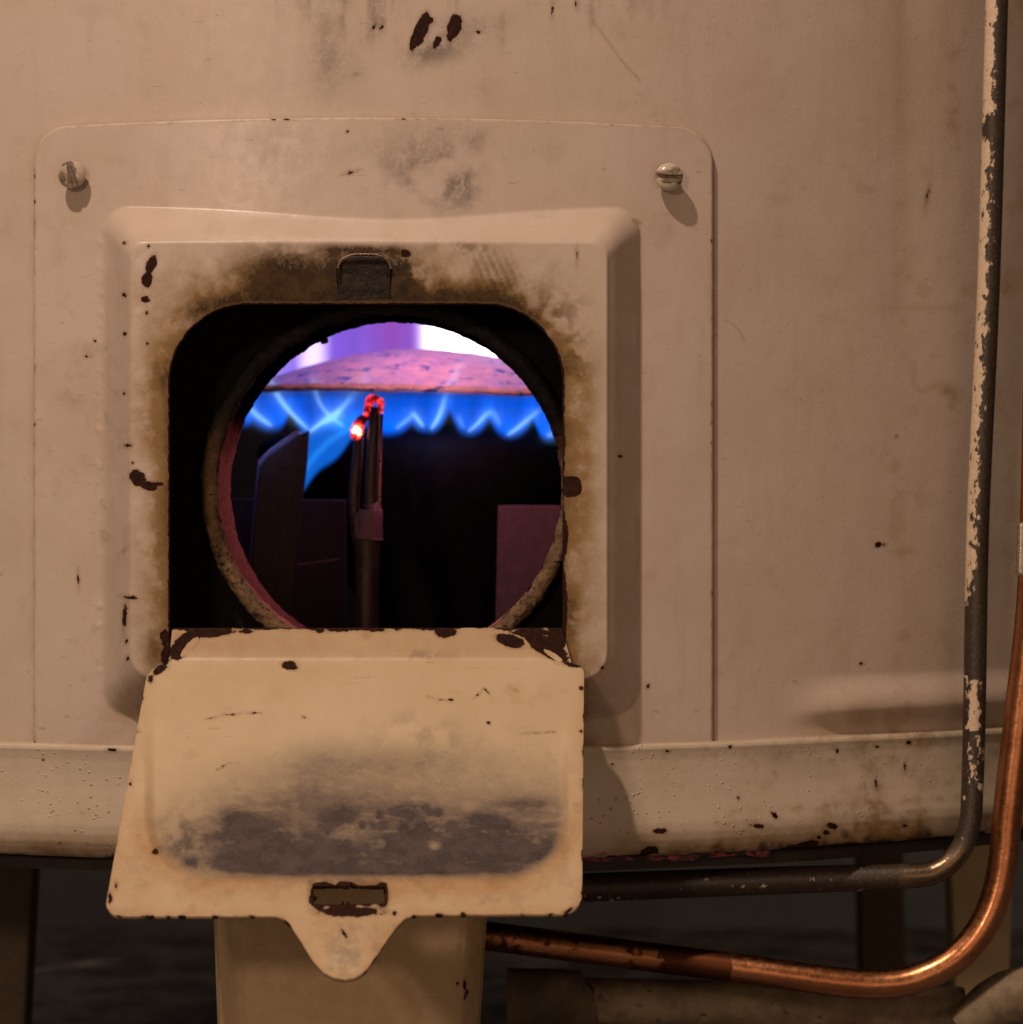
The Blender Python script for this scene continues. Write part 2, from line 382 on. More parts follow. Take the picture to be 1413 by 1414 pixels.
stain = .30*np.exp(-((x-1243)/14)**2)*ss(520, 20, y)+.22*np.exp(-((x-1310)/22)**2)*ss(420, 20, y)+.5*soft(x, y, (1280, 275, 4, 26, 8)) \
    + .65*soft(x, y, (1312, 540, 17, 10, 25))+.35*np.exp(-(seg(x, y, [(1262, 500), (1262, 532), (1272, 540), (1290, 534)])/4)**2) \
    + .35*soft(x, y, (1395, 385, 14, 16))+.6*soft(x, y, (493, 103, 6, 3))+.25*soft(x, y, (1260, 425, 60, 6))+.25*ss(1370, 1413, x)*vn(x/20, y/60, 5) \
    + .5*ss(930, 1000, y)*ss(1080, 1180, x)*ss(.3, .7, fbm(x, y, 60, 4))+.25*soft(x, y, (1310, 900, 16, 60))
stain = stain+.35*ss(.62, .8, fbm(x, y, 40, 31))*ss(1100, 1300, x)+.4*ss(1012, 1034, y)*ss(.35, .6, vn(x/35, y/12, 8))
edge = .6*ss(12, 0, np.abs(seg(x, y, [(48, 1030), (46, 230), (60, 195), (90, 176), (300, 167), (500, 165), (700, 170), (930, 180), (968, 192), (984, 240), (986, 1030)])))*vn(x/22, y/22, 77)
stain = stain+.5*edge
soot = .35*soft(x, y, (1312, 545, 14, 6, 30))*ss(.4, .6, fbm(x, y, 8, 3))
mk('outer_casing', V, gridf(*PX.shape, mask=~hole), M_case, H, attrs=dict(chip=chip, soot=soot, stain=stain, grey=grey))
# back half of the casing
th = np.linspace(0, 2*np.pi, 97)
bz = np.array([1190., -900.])
TH, BZ = np.meshgrid(np.linspace(math.radians(62), math.radians(298), 60), bz)
Vb = np.stack([(X0+R_*np.sin(TH))*U, (R_-R_*np.cos(TH))*U, (CY-BZ)*U], -1)
z0 = np.zeros(Vb.shape[0]*Vb.shape[1])
mk('rear_casing', Vb, gridf(*TH.shape), M_case, H, attrs=dict(chip=z0-50, soot=z0, stain=z0, grey=z0))

# --- access panel with the raised face and the opening
cen = np.array([505., 640.]); N = 1500
thp = np.linspace(0, 2*np.pi, N, endpoint=False)
bowp = lambda xx: 13*((xx-500)/440.)**2
O_open = star(rrect(235, 777, 421, 912, 108, 4), cen, thp)
O_f1 = star(rrect(186, 834, 341, 932, 26, 34), cen, thp)
O_f0 = star(rrect(177, 841, 331, 942, 22, 40), cen, thp)
def btop(xx): return 13*(1-ss(150, 420, xx)*ss(0, 1, 1-ss(640, 880, xx)))*-1+13
O_b0 = star(rrect(147, 881, 289, 985, 34, 40, bow=lambda q: 17*np.exp(-((q-545)/190.)**2)), cen, thp)
O_b1 = star(rrect(133, 889, 280, 996, 44, 50, bow=lambda q: 17*np.exp(-((q-545)/190.)**2)), cen, thp)
O_e = star(rrect(48, 983, 164, 1048, 46, 10, bow=bowp), cen, thp)
dface = lambda q: -37+.02*(q-470)
dbase = lambda q: cyl(q)-11
rows = []; ds = []
def addrow(o, d): rows.append(o); ds.append(d)
# turned-in lip
for off, dd in ((0.0, 24), (0, 10), (0, 3), (.5, .8), (2., 0)):
    o = O_open+(O_open-cen)/np.linalg.norm(O_open-cen, axis=1, keepdims=True)*off
    addrow(o, dface(o[:, 0])+dd)
o_s = rows[-1]
for t in np.linspace(0, 1, 44)[1:]:
    o = o_s*(1-t)+O_f1*t; addrow(o, dface(o[:, 0])-1.5*np.sin(t*np.pi))
nf = 22
for t in np.linspace(0, 1, nf)[1:]:
    # from face inner edge through slope to the base, one smooth S with soft fillets
    tt = t*3
    if tt < .6: o = O_f1+(O_f0-O_f1)*(tt/.6)
    elif tt < 2.4: o = O_f0+(O_b0-O_f0)*((tt-.6)/1.8)
    else: o = O_b0+(O_b1-O_b0)*((tt-2.4)/.6)
    lin = np.clip((tt-.35)/2.3, 0, 1); wv = .55*lin+.45*ss(0, 1, lin)
    if tt < .6: wv *= ss(0, .6, tt)
    addrow(o, dface(o[:, 0])*(1-wv)+dbase(o[:, 0])*wv)
for t in np.linspace(0, 1, 46)[1:]:
    o = O_b1*(1-t)+O_e*t; addrow(o, dbase(o[:, 0]))
for off, dd in ((1.2, .8), (2., 3), (2., 9)):
    o = O_e+(O_e-cen)/np.linalg.norm(O_e-cen, axis=1, keepdims=True)*off
    addrow(o, dbase(o[:, 0])+dd)
G = np.array(rows); Dg = np.array(ds)
x, y = G[..., 0].ravel(), G[..., 1].ravel()
Dg = Dg - (1.5*np.exp(-((x-138)/5.)**2)*ss(300, 340, y)*ss(1000, 900, y)*np.maximum(vn(x/7, y/9, 66)-.45, 0)*2).reshape(Dg.shape)
chip = np.full_like(x, -50.)
for c in [(209, 365, 14, 7, -70), (203, 385, 12, 7, -80), (201, 413, 6.5, 5), (202, 432, 2.5, 3), (172, 407, 3, 3), (172, 461, 2.6, 2.4), (203, 474, 2, 2), (484, 238, 8, 1.8, -15), (190, 660, 13, 10, 40), (206, 671, 13, 6, 10),
          (219, 668, 6, 3), (788, 672, 16, 15), (172, 852, 3.2, 18, 4), (181, 825, 9, 2, 5), (176, 615, 4, 2), (560, 350, 7, 5.5, 20), (176, 910, 2, 3), (857, 630, 2.5, 2.5), (797, 352, 1.2, 6), (108, 800, 1.5, 7), (42, 380, 2, 5),
          (183, 640, 2, 2), (172, 760, 1.6, 2), (895, 948, 2.5, 3), (172, 335, 2.5, 2.5), (205, 340, 2, 2), (832, 922, 3, 2), (480, 182, 2, 2), (131, 470, 2, 2), (120, 492, 3, 2), (175, 885, 2, 3), (171, 543, 2, 2), (232, 905, 10, 14), (227, 880, 6, 12)]:
    chip = np.maximum(chip, ell(x, y, c))
dop = np.hypot(np.maximum(np.maximum(235+108-x, x-(777-108)), 0), np.maximum(421+108-y, 0))-108   # distance outside rounded top corners
dop = np.where(y < 529, np.where((x < 343) | (x > 669), dop, 421-y), np.maximum(235-x, x-777))
dop = np.where((y < 529) & ((x < 343) | (x > 669)), np.hypot(np.where(x < 500, 343-x, x-669), 529-y)-108, dop)
dop = np.maximum(dop, 0)
chip = np.maximum(chip, 2.2-dop+3.5*(vn(x/14, y/14, 9)-.5)*ss(500, 640, y))
chip = np.maximum(chip, (3-dop)+14*(vn(x/30, y/46, 19)-.55)*ss(600, 700, y)*(x > 500))
near = np.exp(-dop/26.)
top = ss(470, 400, y)
n1 = fbm(x, y, 46, 11); n2 = fbm(x, y, 18, 12)
soot = 1.25*np.exp(-dop/9.)*(.5+.5*top)+1.15*top*np.exp(-dop/30.)*ss(.25, .6, n1)*ss(200, 330, x)*ss(800, 600, x)+.55*top*np.exp(-dop/26.)*ss(.35, .6, n2) \
    + 1.0*soft(x, y, (392, 372, 52, 34))*ss(.30, .55, n1)+1.0*soft(x, y, (430, 395, 60, 26))+.95*soft(x, y, (555, 388, 28, 30))*ss(.3, .5, n2)+1.3*soft(x, y, (503, 346, 50, 7))+1.1*soft(x, y, (462, 385, 14, 40))+1.1*soft(x, y, (545, 385, 14, 34))+1.2*soft(x, y, (503, 415, 60, 12)) \
    + .55*soft(x, y, (685, 378, 34, 24, 40))*(.35+.65*(np.sin((x*math.cos(.42)-y*math.sin(.42))*2*np.pi/10.) > -.1)) \
    + .5*soft(x, y, (640, 342, 40, 8))*ss(.4, .6, n2)+.62*soft(x, y, (272, 424, 20, 14, -20))+.5*soft(x, y, (226, 525, 14, 40))*ss(.3, .6, n2) \
    + .45*soft(x, y, (792, 500, 22, 50))*ss(.4, .6, n2)+.5*soft(x, y, (760, 430, 40, 30))*ss(.4, .65, n2)+.7*soft(x, y, (503, 415, 110, 12)) \
    + .42*np.exp(-dop/22.)*ss(.42, .62, n1)*ss(440, 560, y)+.55*soft(x, y, (215, 900, 14, 30))+.6*soft(x, y, (788, 850, 14, 40))*ss(.35, .6, n2)
soot *= ss(328, 340, y)
soot = soot+.5*np.exp(-(seg(x, y, [(560, 360), (568, 378), (560, 398), (548, 404)])/3)**2)
stain = .95*np.exp(-dop/46.)*ss(.1, .55, n1)*ss(325, 350, y)+.8*np.exp(-dop/18.)*ss(420, 520, y)+.5*soft(x, y, (360, 400, 120, 34))+.35*soft(x, y, (640, 385, 90, 40))+.3*soft(x, y, (215, 560, 26, 120))+.35*soft(x, y, (250, 420, 60, 50))+.45*soft(x, y, (810, 640, 14, 130))*(.4+.6*n2) \
    + .3*np.exp(-((x-880)/8.)**2)*ss(300, 420, y)*vn(x/9, y/26, 4)+.35*soft(x, y, (165, 975, 30, 30))+.3*soft(x, y, (825, 960, 40, 60)) \
    + .6*ell(x, y, (880, 306, 8, 4, 30)).clip(0, 1)+.3*soft(x, y, (922, 318, 8, 8))+.35*soft(x, y, (967, 470, 5, 40))*ss(.35, .6, n2)+.35*ss(1005, 1032, y)*vn(x/40, y/14, 14)  # also browner along the raised face's right foot and lower corners
stain = stain+.65*np.clip(soot, 0, 1)
ep = np.abs(seg(x, y, O_e[::6].tolist()+[O_e[0].tolist()]))
stain = stain+.35*ss(4, 0, ep)*vn(x/25, y/25, 78)
chip = np.maximum(chip, .2-ep+6*(vn(x/9, y/9, 79)-.94))
grey = .62*ss(.42, .66, fbm(x, y, 50, 41))*soft(x, y, (600, 235, 95, 52))+.55*soft(x, y, (655, 195, 16, 16))+.6*soft(x, y, (636, 262, 26, 26))*ss(.3, .6, n2)+.2*soft(x, y, (400, 200, 60, 30)) \
    + .25*soft(x, y, (750, 360, 60, 30))*n1+.3*ss(.62, .75, fbm(x, y, 24, 51))*soft(x, y, (130, 650, 60, 300))
V = W(G[..., 0], G[..., 1], Dg)
panel = mk('access_panel', V, gridf(len(rows), N, wrap=True), M_panel, H, attrs=dict(chip=chip, soot=soot, stain=stain, grey=grey), label='embossed cream panel with scorched rounded opening')

# --- screws
def screw(cx, cy, ang, seed):
    n, m = 72, 34
    r = np.concatenate([[0.01], np.linspace(1.2, 18.6, m-6), [19.2, 19.2, 18, 12, 12]]); m = len(r)
    A, Rr = np.meshgrid(np.linspace(0, 2*np.pi, n, endpoint=False), r)
    h = 19+11*np.sqrt(np.clip(1-(Rr/20.)**2, 0, 1)); h[-4] = 18; h[-3] = 16; h[-2] = 16; h[-1] = -3
    h[-5] = 21
    X = Rr*np.cos(A); Y = Rr*np.sin(A)
    q = -X*math.sin(ang)+Y*math.cos(ang)
    sl = (np.abs(q) < 2.6) & (np.arange(m)[:, None] < m-4)
    h = np.where(sl, np.minimum(h, 22.5), h)
    dd = float(cyl(np.array(float(cx))))-11
    V = W(cx+X, cy+Y, dd-h)
    xs, ys = X.ravel(), Y.ravel(); qq = q.ravel()
    chip = np.maximum(8.0-np.abs(qq)-1.5+9*(vn(xs/7+seed, ys/7, seed)-.5), -50)*1.0
    chip = np.maximum(chip, ell(xs, ys, (-12, 4, 4, 8)) if seed == 1 else ell(xs, ys, (9, -9, 6, 4)))
    side = np.repeat(np.arange(m) >= m-4, n); chip = np.where(side, 8, chip)
    z = np.zeros_like(xs)
    return mk('screw', V, gridf(m, n, wrap=True), M_screw, panel, attrs=dict(chip=chip, soot=z, stain=z+.15, grey=z+.1))
M_screw = paint_mat('cream_screw_paint', C(.56, .48, .41), rough=.14, peel=.1, chip_col=C(.15, .12, .095))
s1 = screw(99, 241, math.radians(72), 1); s2 = screw(924, 244, math.radians(4), 2)
s1['label'] = 'left slotted screw with a steep slot'; s2['label'] = 'right slotted screw with a level slot'

# --- catch over the opening
n = 60
def catch():
    nu, nv = 61, 45
    u, v = np.meshgrid(np.linspace(-1, 1, nu), np.linspace(0, 1, nv))
    # superellipse top corners
    halfw = 39.; toph = 350.; both = 412.
    xx = u*halfw
    yt = toph+22*np.clip((np.abs(u)-.46)/.54, 0, 1)**2.4
    yy = yt+(both-yt)*v
    e = np.minimum(halfw-np.abs(xx), yy-yt)
    h = (1+7*ss(412, 362, yy))*ss(-1, 4, np.where(yy > 380, halfw-np.abs(xx), e))-3.0*ss(4, 9, e)*ss(358, 366, yy)*ss(400, 375, yy)+1.4*(fbm(xx, yy, 14, 5)-.5)
    V = W(503+xx, yy, dface(503+xx)-h)
    h2 = 2
    return mk('catch', V, gridf(nv, nu), M_catch, panel, label='soot blackened catch above the opening')
catch()
e0 = W(np.array([467, 470, 478, 488, 503, 518, 530, 537, 540]), np.array([370, 361, 354.5, 351.5, 351, 351.5, 355, 362, 371]), dface(503)-6.5)
tube('catch_highlight_strip', e0, 1.5*U, metal('lit_catch_edge', C(.16, .10, .06), C(.30, .20, .13), 10, .35, metallic=.7), panel, n=8, sub=6)  # paler rim metal paints the highlight along the catch's top

# --- cavity between casing and firing tube
def box_liner(l, r, t, b, d0, d1, mat, name, parent):
    P = [(l, t), (r, t), (r, b), (l, b)]
    v = [W(p[0], p[1], d0) for p in P]; v2 = [np.array([a[0], d1*U, a[2]]) for a in v]
    return mk(name, np.array(v+v2), [[i, (i+1) % 4, 4+(i+1) % 4, 4+i] for i in range(4)], mat, parent, smooth=False)
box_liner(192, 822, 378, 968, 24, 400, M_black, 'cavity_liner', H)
# --- firing tube with its scaled flange
Cf = W(538, 673, 100); Rf = 238*(D+100)/D
a = np.linspace(0, 2*np.pi, 361)[:-1]
prof = [(268, 135), (268, 108), (265, 101), (259, 98), (250, 99), (246, 103), (244, 110)]
def lathe_y(name, prof, mat, parent, nz=3.5, seed=1, amp=1.0, cen=Cf, label=None, dense=0):
    pr = np.array(prof, float)
    if dense:
        t = np.linspace(0, len(pr)-1, dense); pr = np.stack([np.interp(t, range(len(pr)), pr[:, 0]), np.interp(t, range(len(pr)), pr[:, 1])], -1)
    A, Rr = np.meshgrid(a, pr[:, 0]); _, Dd = np.meshgrid(a, pr[:, 1])
    ca, sa = A*60, Dd
    nn = (vn(A*26, Dd/12., seed)-.5)*nz*amp*.7+(vn(A*110, Dd/4., seed+3)-.5)*nz*.5*amp
    Rr = Rr+nn
    V = np.stack([cen[0]+Rr*np.cos(A)*U, (Dd+(vn(A*35, Rr/6., seed+5)-.5)*nz*.8)*U, cen[2]+Rr*np.sin(A)*U], -1)
    V[:, :, :] = V
    return mk(name, V, gridf(len(pr), len(a), wrap=True), mat, parent, label=label)
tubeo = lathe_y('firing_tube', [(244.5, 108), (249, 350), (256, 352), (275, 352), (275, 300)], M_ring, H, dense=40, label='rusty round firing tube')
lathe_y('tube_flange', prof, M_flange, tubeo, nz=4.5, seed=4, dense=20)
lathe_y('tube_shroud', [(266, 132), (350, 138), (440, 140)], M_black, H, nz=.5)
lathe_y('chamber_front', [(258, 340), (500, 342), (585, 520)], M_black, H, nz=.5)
# little drip of slag hanging at the upper left of the tube
tube('slag_drip', [W(440, 448, 345), W(446, 462, 345), W(448, 474, 343)], [13*U, 8*U, 5*U], M_black, tubeo, n=10, rough=.4)
tube('slag_drip', [W(436, 452, 346), W(430, 466, 345)], [8*U, 3*U], M_black, tubeo, n=8, rough=.4)
# --- combustion chamber
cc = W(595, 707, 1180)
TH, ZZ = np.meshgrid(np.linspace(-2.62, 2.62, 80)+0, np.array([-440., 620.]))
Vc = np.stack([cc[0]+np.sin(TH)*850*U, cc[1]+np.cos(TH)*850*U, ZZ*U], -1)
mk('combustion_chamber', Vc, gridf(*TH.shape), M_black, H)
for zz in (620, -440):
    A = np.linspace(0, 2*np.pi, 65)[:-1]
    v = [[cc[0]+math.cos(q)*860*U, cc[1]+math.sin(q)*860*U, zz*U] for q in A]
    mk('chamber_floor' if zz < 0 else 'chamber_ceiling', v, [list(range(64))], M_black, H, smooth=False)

# --- skirt band at the bottom of the casing
prof = [(-2, 1029), (6, 1029.5), (14, 1030.5), (17.5, 1033), (18.5, 1037), (17, 1043), (15.5, 1052), (15, 1070), (15.5, 1090), (17, 1110), (19, 1128), (20.5, 1142), (20, 1154), (17, 1166), (12, 1176), (5, 1184), (-4, 1189), (-16, 1190), (-40, 1188)]
pr = np.array(prof, float); t = np.linspace(0, len(pr)-1, 84)
po = np.interp(t, range(len(pr)), pr[:, 0]); pz = np.interp(t, range(len(pr)), pr[:, 1])
ths = np.concatenate([np.linspace(-62, -28, 40), np.linspace(-28, 45, 640)[1:], np.linspace(45, 75, 40)[1:]])
TH, PO = np.meshgrid(np.radians(ths), po); _, PZ = np.meshgrid(ths, pz)
RR = R_+PO+1.2*(vn(TH*9, PZ/40, 5)-.5)
V = np.stack([(X0+RR*np.sin(TH))*U, (R_-RR*np.cos(TH))*U, (CY-PZ)*U*(1+0*TH)], -1)
V[..., 2] += (1.8*(vn(TH*14, PZ*0, 6)-.5))*U
px, py = proj(V); x, y = px.ravel(), py.ravel(); yy = PZ.ravel()
chip = np.full_like(x, -50.)
for c in [(912, 1148, 9, 4), (900, 1174, 10, 6), (890, 1177, 6, 4), (1048, 1141, 10, 2.5), (1070, 1126, 5.5, 3, 40), (1150, 1141, 10, 3.5, 20), (1116, 1166, 16, 4.5, -10), (1142, 1150, 4, 3), (1093, 1170, 9, 2.5), (1132, 1157, 3, 3),
          (1255, 1026, 4, 3), (1212, 1031, 3, 2), (1157, 1037, 2, 3), (922, 1038, 3, 2), (846, 1056, 2, 2), (1008, 1032, 2, 2), (155, 1036, 6, 2.5), (1250, 1140, 3, 2), (1210, 1082, 2, 6), (82, 1165, 2, 2), (60, 1050, 2, 2), (1020, 1102, 2, 2), (1250, 1060, 1.5, 6, 10)]:
    chip = np.maximum(chip, ell(x, y, c))
n1 = fbm(x, y, 60, 21); n2 = fbm(x, y, 16, 22)
chip = np.maximum(chip, -(1186-yy)*.6+7*(vn(x/26, yy/10, 31)-.6))
stain = .85*ss(1138, 1185, yy)*(.45+.55*ss(.3, .6, n1))+.55*ss(980, 1250, x)*ss(.45, .68, n1)+.25*ss(.6, .75, n2)*ss(850, 1000, x)+.3*ss(1036, 1029, yy)*vn(x/30, yy/3, 2)+.35*np.exp(-((yy-1128)/5.)**2)*ss(950, 1100, x)*ss(.4, .6, n2)
soot = .7*ss(1162, 1188, yy)*ss(.42, .62, n2)*ss(820, 1000, x)+.35*ss(1168, 1188, yy)*ss(.4, .65, n1)+.4*ss(1120, 1170, yy)*ss(.55, .72, n2)*ss(950, 1200, x)+.35*soft(x, y, (1110, 1168, 60, 10))+.4*soft(x, y, (1213, 1082, 8, 22))*n2*1.4
grey = .35*soft(x, y, (1080, 1045, 30, 10))+.3*ss(1000, 1300, x)*ss(.5, .7, fbm(x, y, 26, 61))
mk('skirt', V, gridf(*TH.shape), M_skirt, H, attrs=dict(chip=chip, soot=soot, stain=stain, grey=grey), label='cream blistered skirt band')
TH = np.linspace(0, 2*np.pi, 97)[:-1]
mk('top_plate', [[(X0+R_*math.sin(q))*U, (R_-R_*math.cos(q))*U, (CY+900)*U] for q in TH], [list(range(96))], M_black, H, smooth=False)
# dark bottom pan under the skirt, with a strip painted red for the glow beneath
def arcband(name, r0, z0_, r1, z1_, a0, a1, mat, nn=90, nz=0, seed=0):
    TH, T = np.meshgrid(np.radians(np.linspace(a0, a1, nn)), np.linspace(0, 1, 6))
    Rr = r0+(r1-r0)*T+nz*(vn(TH*60, T*3, seed)-.5); Zz = z0_+(z1_-z0_)*T+nz*(vn(TH*50, T*2, seed+1)-.5)
    V = np.stack([(X0+Rr*np.sin(TH))*U, (R_-Rr*np.cos(TH))*U, (CY-Zz)*U], -1)
    return mk(name, V, gridf(*TH.shape), mat, H)
arcband('bottom_pan', R_-22, 1150, R_-34, 1212, -70, 80, metal('sooty_pan_steel', C(.012, .008, .006), C(.03, .018, .012), 24, .6), nz=2)
arcband('bottom_rim', R_-14, 1186, R_-16, 1193, -70, 80, M_black, nz=1.5, seed=5)
arcband('red_glow_strip', R_-12, 1188, R_-14, 1198, 12, 24, M_redglow, nn=160, nz=5, seed=8)
TH = np.linspace(0, 2*np.pi, 97)[:-1]
mk('bottom_plate', [[(X0+(R_-30)*math.sin(q))*U, (R_-(R_-30)*math.cos(q))*U, (CY-1186)*U] for q in TH], [list(range(96))], M_black, H, smooth=False)

# --- hinged inspection door, hanging open
def door():
    nu, nv = 420, 300
    u = .5-.5*np.cos(np.linspace(0, np.pi, nu)); u = .35*u+.65*np.linspace(0, 1, nu)
    xl_b, xr_b = 146., 804.
    def ybot(uu):
        xb = xl_b+uu*(xr_b-xl_b)
        base = 1267-3*ss(300, 800, xb)-2
        r = 20.
        dl = np.clip((r-(xb-xl_b))/r, 0, 1); dr = np.clip((r+8-(xr_b-xb))/(r+8), 0, 1)
        base = base-r*(1-np.sqrt(1-dl**2))-(r+8)*(1-np.sqrt(1-dr**2))
        # pull tab
        ptx = [380, 392, 402, 416, 432, 446, 462, 478, 492, 505, 520, 535, 548, 560, 575]
        pty = [0, 4, 14, 36, 62, 78, 86, 88.5, 86, 77, 57, 34, 16, 4, 0]
        return base+np.interp(xb, ptx, pty)
    def ytop(uu):
        xt = 205+uu*(807-205)
        r = 26.
        sh = 917+0*xt
        dl = np.clip((r-(xt-205))/r, 0, 1); sh = sh+r*(1-np.sqrt(1-dl**2))*.9
        dr = np.clip((14-(807-xt))/14, 0, 1); sh = sh+14*(1-np.sqrt(1-dr**2))
        inn = np.clip((xt-233)/5, 0, 1)*np.clip((790-xt)/14, 0, 1)
        return sh*(1-inn)+867*inn
    Uu, Tt = np.meshgrid(u, np.linspace(0, 1, nv))
    yt = ytop(Uu); yb = ybot(Uu); Y = yt+(yb-yt)*Tt
    # straight edges of the panel, narrower lip inside the opening
    xl = np.interp(Y, [867, 917, 930, 1250, 1360], [205, 205, 203, 146, 146.]); xr = np.interp(Y, [867, 917, 1250, 1360], [807, 807, 804, 804.])
    X = xl+Uu*(xr-xl)
    # slot: snap grid to the rectangle
    sl, sr, st, sb = 433., 531., 1223., 1249.
    for arr, v0, oth, o0, o1 in ((X, sl, Y, st, sb), (X, sr, Y, st, sb), (Y, st, X, sl, sr), (Y, sb, X, sl, sr)):
        h = 1.1
        m = (np.abs(arr-v0) < h) & (oth > o0-1) & (oth < o1+1); arr[m] = v0
    cx_ = (X[:-1, :-1]+X[1:, 1:])/2; cy_ = (Y[:-1, :-1]+Y[1:, 1:])/2
    inside = (cx_ > sl) & (cx_ < sr) & (cy_ > st) & (cy_ < sb)
    # depth profile along the door
    ky = [860, 867, 900, 910, 918, 926, 940, 1267, 1360]
    kd = [-36, -38, -46, -49, -56, -65, -80, -405, -500]
    fine = np.linspace(860, 1360, 1001); fd = np.interp(fine, ky, kd); ker = np.hanning(21); ker /= ker.sum(); fd = np.convolve(np.pad(fd, 10, mode='edge'), ker, 'valid')
    Dd = np.interp(Y, fine, fd)
    # pressed dish: lower edge rounded
    dd = np.where(Y > 1120, np.hypot(np.maximum(np.maximum(203+88-X, X-(784-88)), 0), np.maximum(Y-(1214-88), 0))-88, np.maximum(203-X+12*ss(1000, 1120, Y)*0, X-784))
    dish = ss(6, -12, dd)*ss(960, 1120, Y)
    Dd = Dd+9*dish
    Dd = Dd+(-10*soft(X, Y, (480, 1300, 60, 40)))
    Dd = Dd+1.5*(fbm(X, Y, 120, 71)-.5)
    V = W(X, Y, Dd)
    # mild local relief in height for the dish edge
    x, y = X.ravel(), Y.ravel(); ddr = dd.ravel()
    n1 = fbm(x, y, 46, 81); n2 = fbm(x, y, 17, 82); n3 = fbm(x, y, 90, 83)
    chip = np.full_like(x, -50.)
    top = 867.
    chip = np.maximum(chip, 3.0-(y-top)*1.0+7*(vn(x/26, y/9, 33)-.55))
    for c in [(258, 886, 26, 11, -38), (290, 874, 36, 6, -5), (245, 900, 12, 12), (615, 873, 16, 8), (705, 885, 20, 9, 15), (755, 893, 34, 13, 32), (770, 880, 14, 20), (735, 874, 30, 6), (400, 919, 11, 6, 10), (340, 872, 10, 3), (445, 871, 8, 2.5), (520, 870, 12, 2.5),
              (790, 918, 14, 3, 10), (222, 923, 12, 5, -35), (208, 938, 4, 6), (675, 998, 2.5, 2), (215, 1176, 5, 4), (180, 1082, 2, 3), (152, 1240, 3, 8), (160, 1222, 2, 4), (785, 1258, 8, 3, -30), (640, 1262, 3, 2), (545, 1261, 3, 3), (476, 1290, 7, 1.8, 60), (188, 1010, 3, 1.5), (803, 950, 3, 3), (803, 1010, 2, 2)]:
        chip = np.maximum(chip, ell(x, y, c))
    keep = np.maximum(ell(x, y, (262, 893, 15, 4.5, -48)), ell(x, y, (764, 905, 12, 3, 32)))
    chip = np.where(keep > -1, -keep*2-2, chip)
    ds = np.maximum(np.maximum(sl-x, x-sr), np.maximum(st-y, y-sb))
    chip = np.maximum(chip, 4.0-ds+9*(vn(x/11, y/11, 37)-.5))
    chip = np.maximum(chip, ell(x, y, (482, 1259, 42, 7))+4*(n2-.5))
    eb = (ybot(Uu)-Y).ravel(); el = (X-xl).ravel(); er = (xr-X).ravel(); em = np.minimum(np.minimum(eb, el+1.0), er)
    em = np.where(y < 925, 50, em)
    chip = np.maximum(chip, .2-em+8*(vn(x/11, y/11, 39)-.80))
    for p in ([(285, 993), (310, 987), (360, 984)], [(590, 962), (604, 966), (625, 967)], [(720, 1013), (765, 1011)], [(655, 965), (668, 950), (676, 958)], [(300, 1063), (315, 1053), (330, 1055)], [(700, 945), (715, 955)], [(415, 988), (428, 993)]):
        chip = np.maximum(chip, -.6-seg(x, y, p)*1.0+3.2*(vn(x/7, y/7, 91)-.35))
    body = ss(10, -16, ddr)
    up = 1122-26*np.exp(-((x-560)/190.)**2)-30*np.exp(-((x-420)/80.)**2)+34*(n3-.5)+(n1-.5)*34
    soot = .98*body*ss(up-85, up+60, y)*(1+.10*ss(1140, 1200, y))*(1-.22*ss(.5, .75, fbm(x*.5, y*1.6, 12, 97)))*(.30+.70*ss(205, 345, x+60*(n1-.5)))*(.86+.16*ss(.28, .62, n1))*(.90+.16*n2)
    soot = soot+.40*body*soft(x, y, (245, 1160, 50, 46))*ss(.25, .65, n2)+.42*soft(x, y, (585, 1010, 45, 26))*ss(.35, .65, n1)+.3*soft(x, y, (560, 1050, 160, 26))
    soot = soot+.6*ell(x, y, (215, 1176, 9, 8)).clip(-4, 1)/5*0
    for c in [(350, 1150, 26, 18), (560, 1120, 30, 10), (720, 1110, 40, 12), (600, 1200, 60, 8), (300, 1190, 20, 10), (322, 1135, 24, 20), (470, 1127, 18, 14), (400, 1180, 70, 22), (410, 1203, 24, 10), (665, 1133, 22, 12), (640, 1170, 110, 26), (690, 1139, 14, 7), (216, 1172, 9, 8), (262, 1192, 12, 8), (398, 1175, 6, 8), (735, 1180, 16, 10), (490, 1205, 120, 8)]:
        soot = soot+.40*soft(x, y, c)*body
    for kx, ky_, kr in [(640+150*math.cos(i*2.4)*(.3+.1*(i%7)), 1150+50*math.sin(i*1.7)*(.3+.1*(i%6)), 2.5+1.2*(i%4)) for i in range(26)]: soot = soot+.5*soft(x, y, (kx-90, ky_, kr, kr))
    soot = soot*(1-.16*np.exp(-(seg(x, y, [(500, 1124), (530, 1126), (560, 1132)])/1.3)**2))
    soot = np.clip(soot, 0, 1.15)
    soot = soot*(1-.55*soft(x, y, (600, 1168, 9, 6)))
    soot = soot+.55*ss(13, 3, ds)*ss(.3, .6, n2)
    ring = np.exp(-((ddr-8)/16.)**2)*ss(1080, 1180, y)
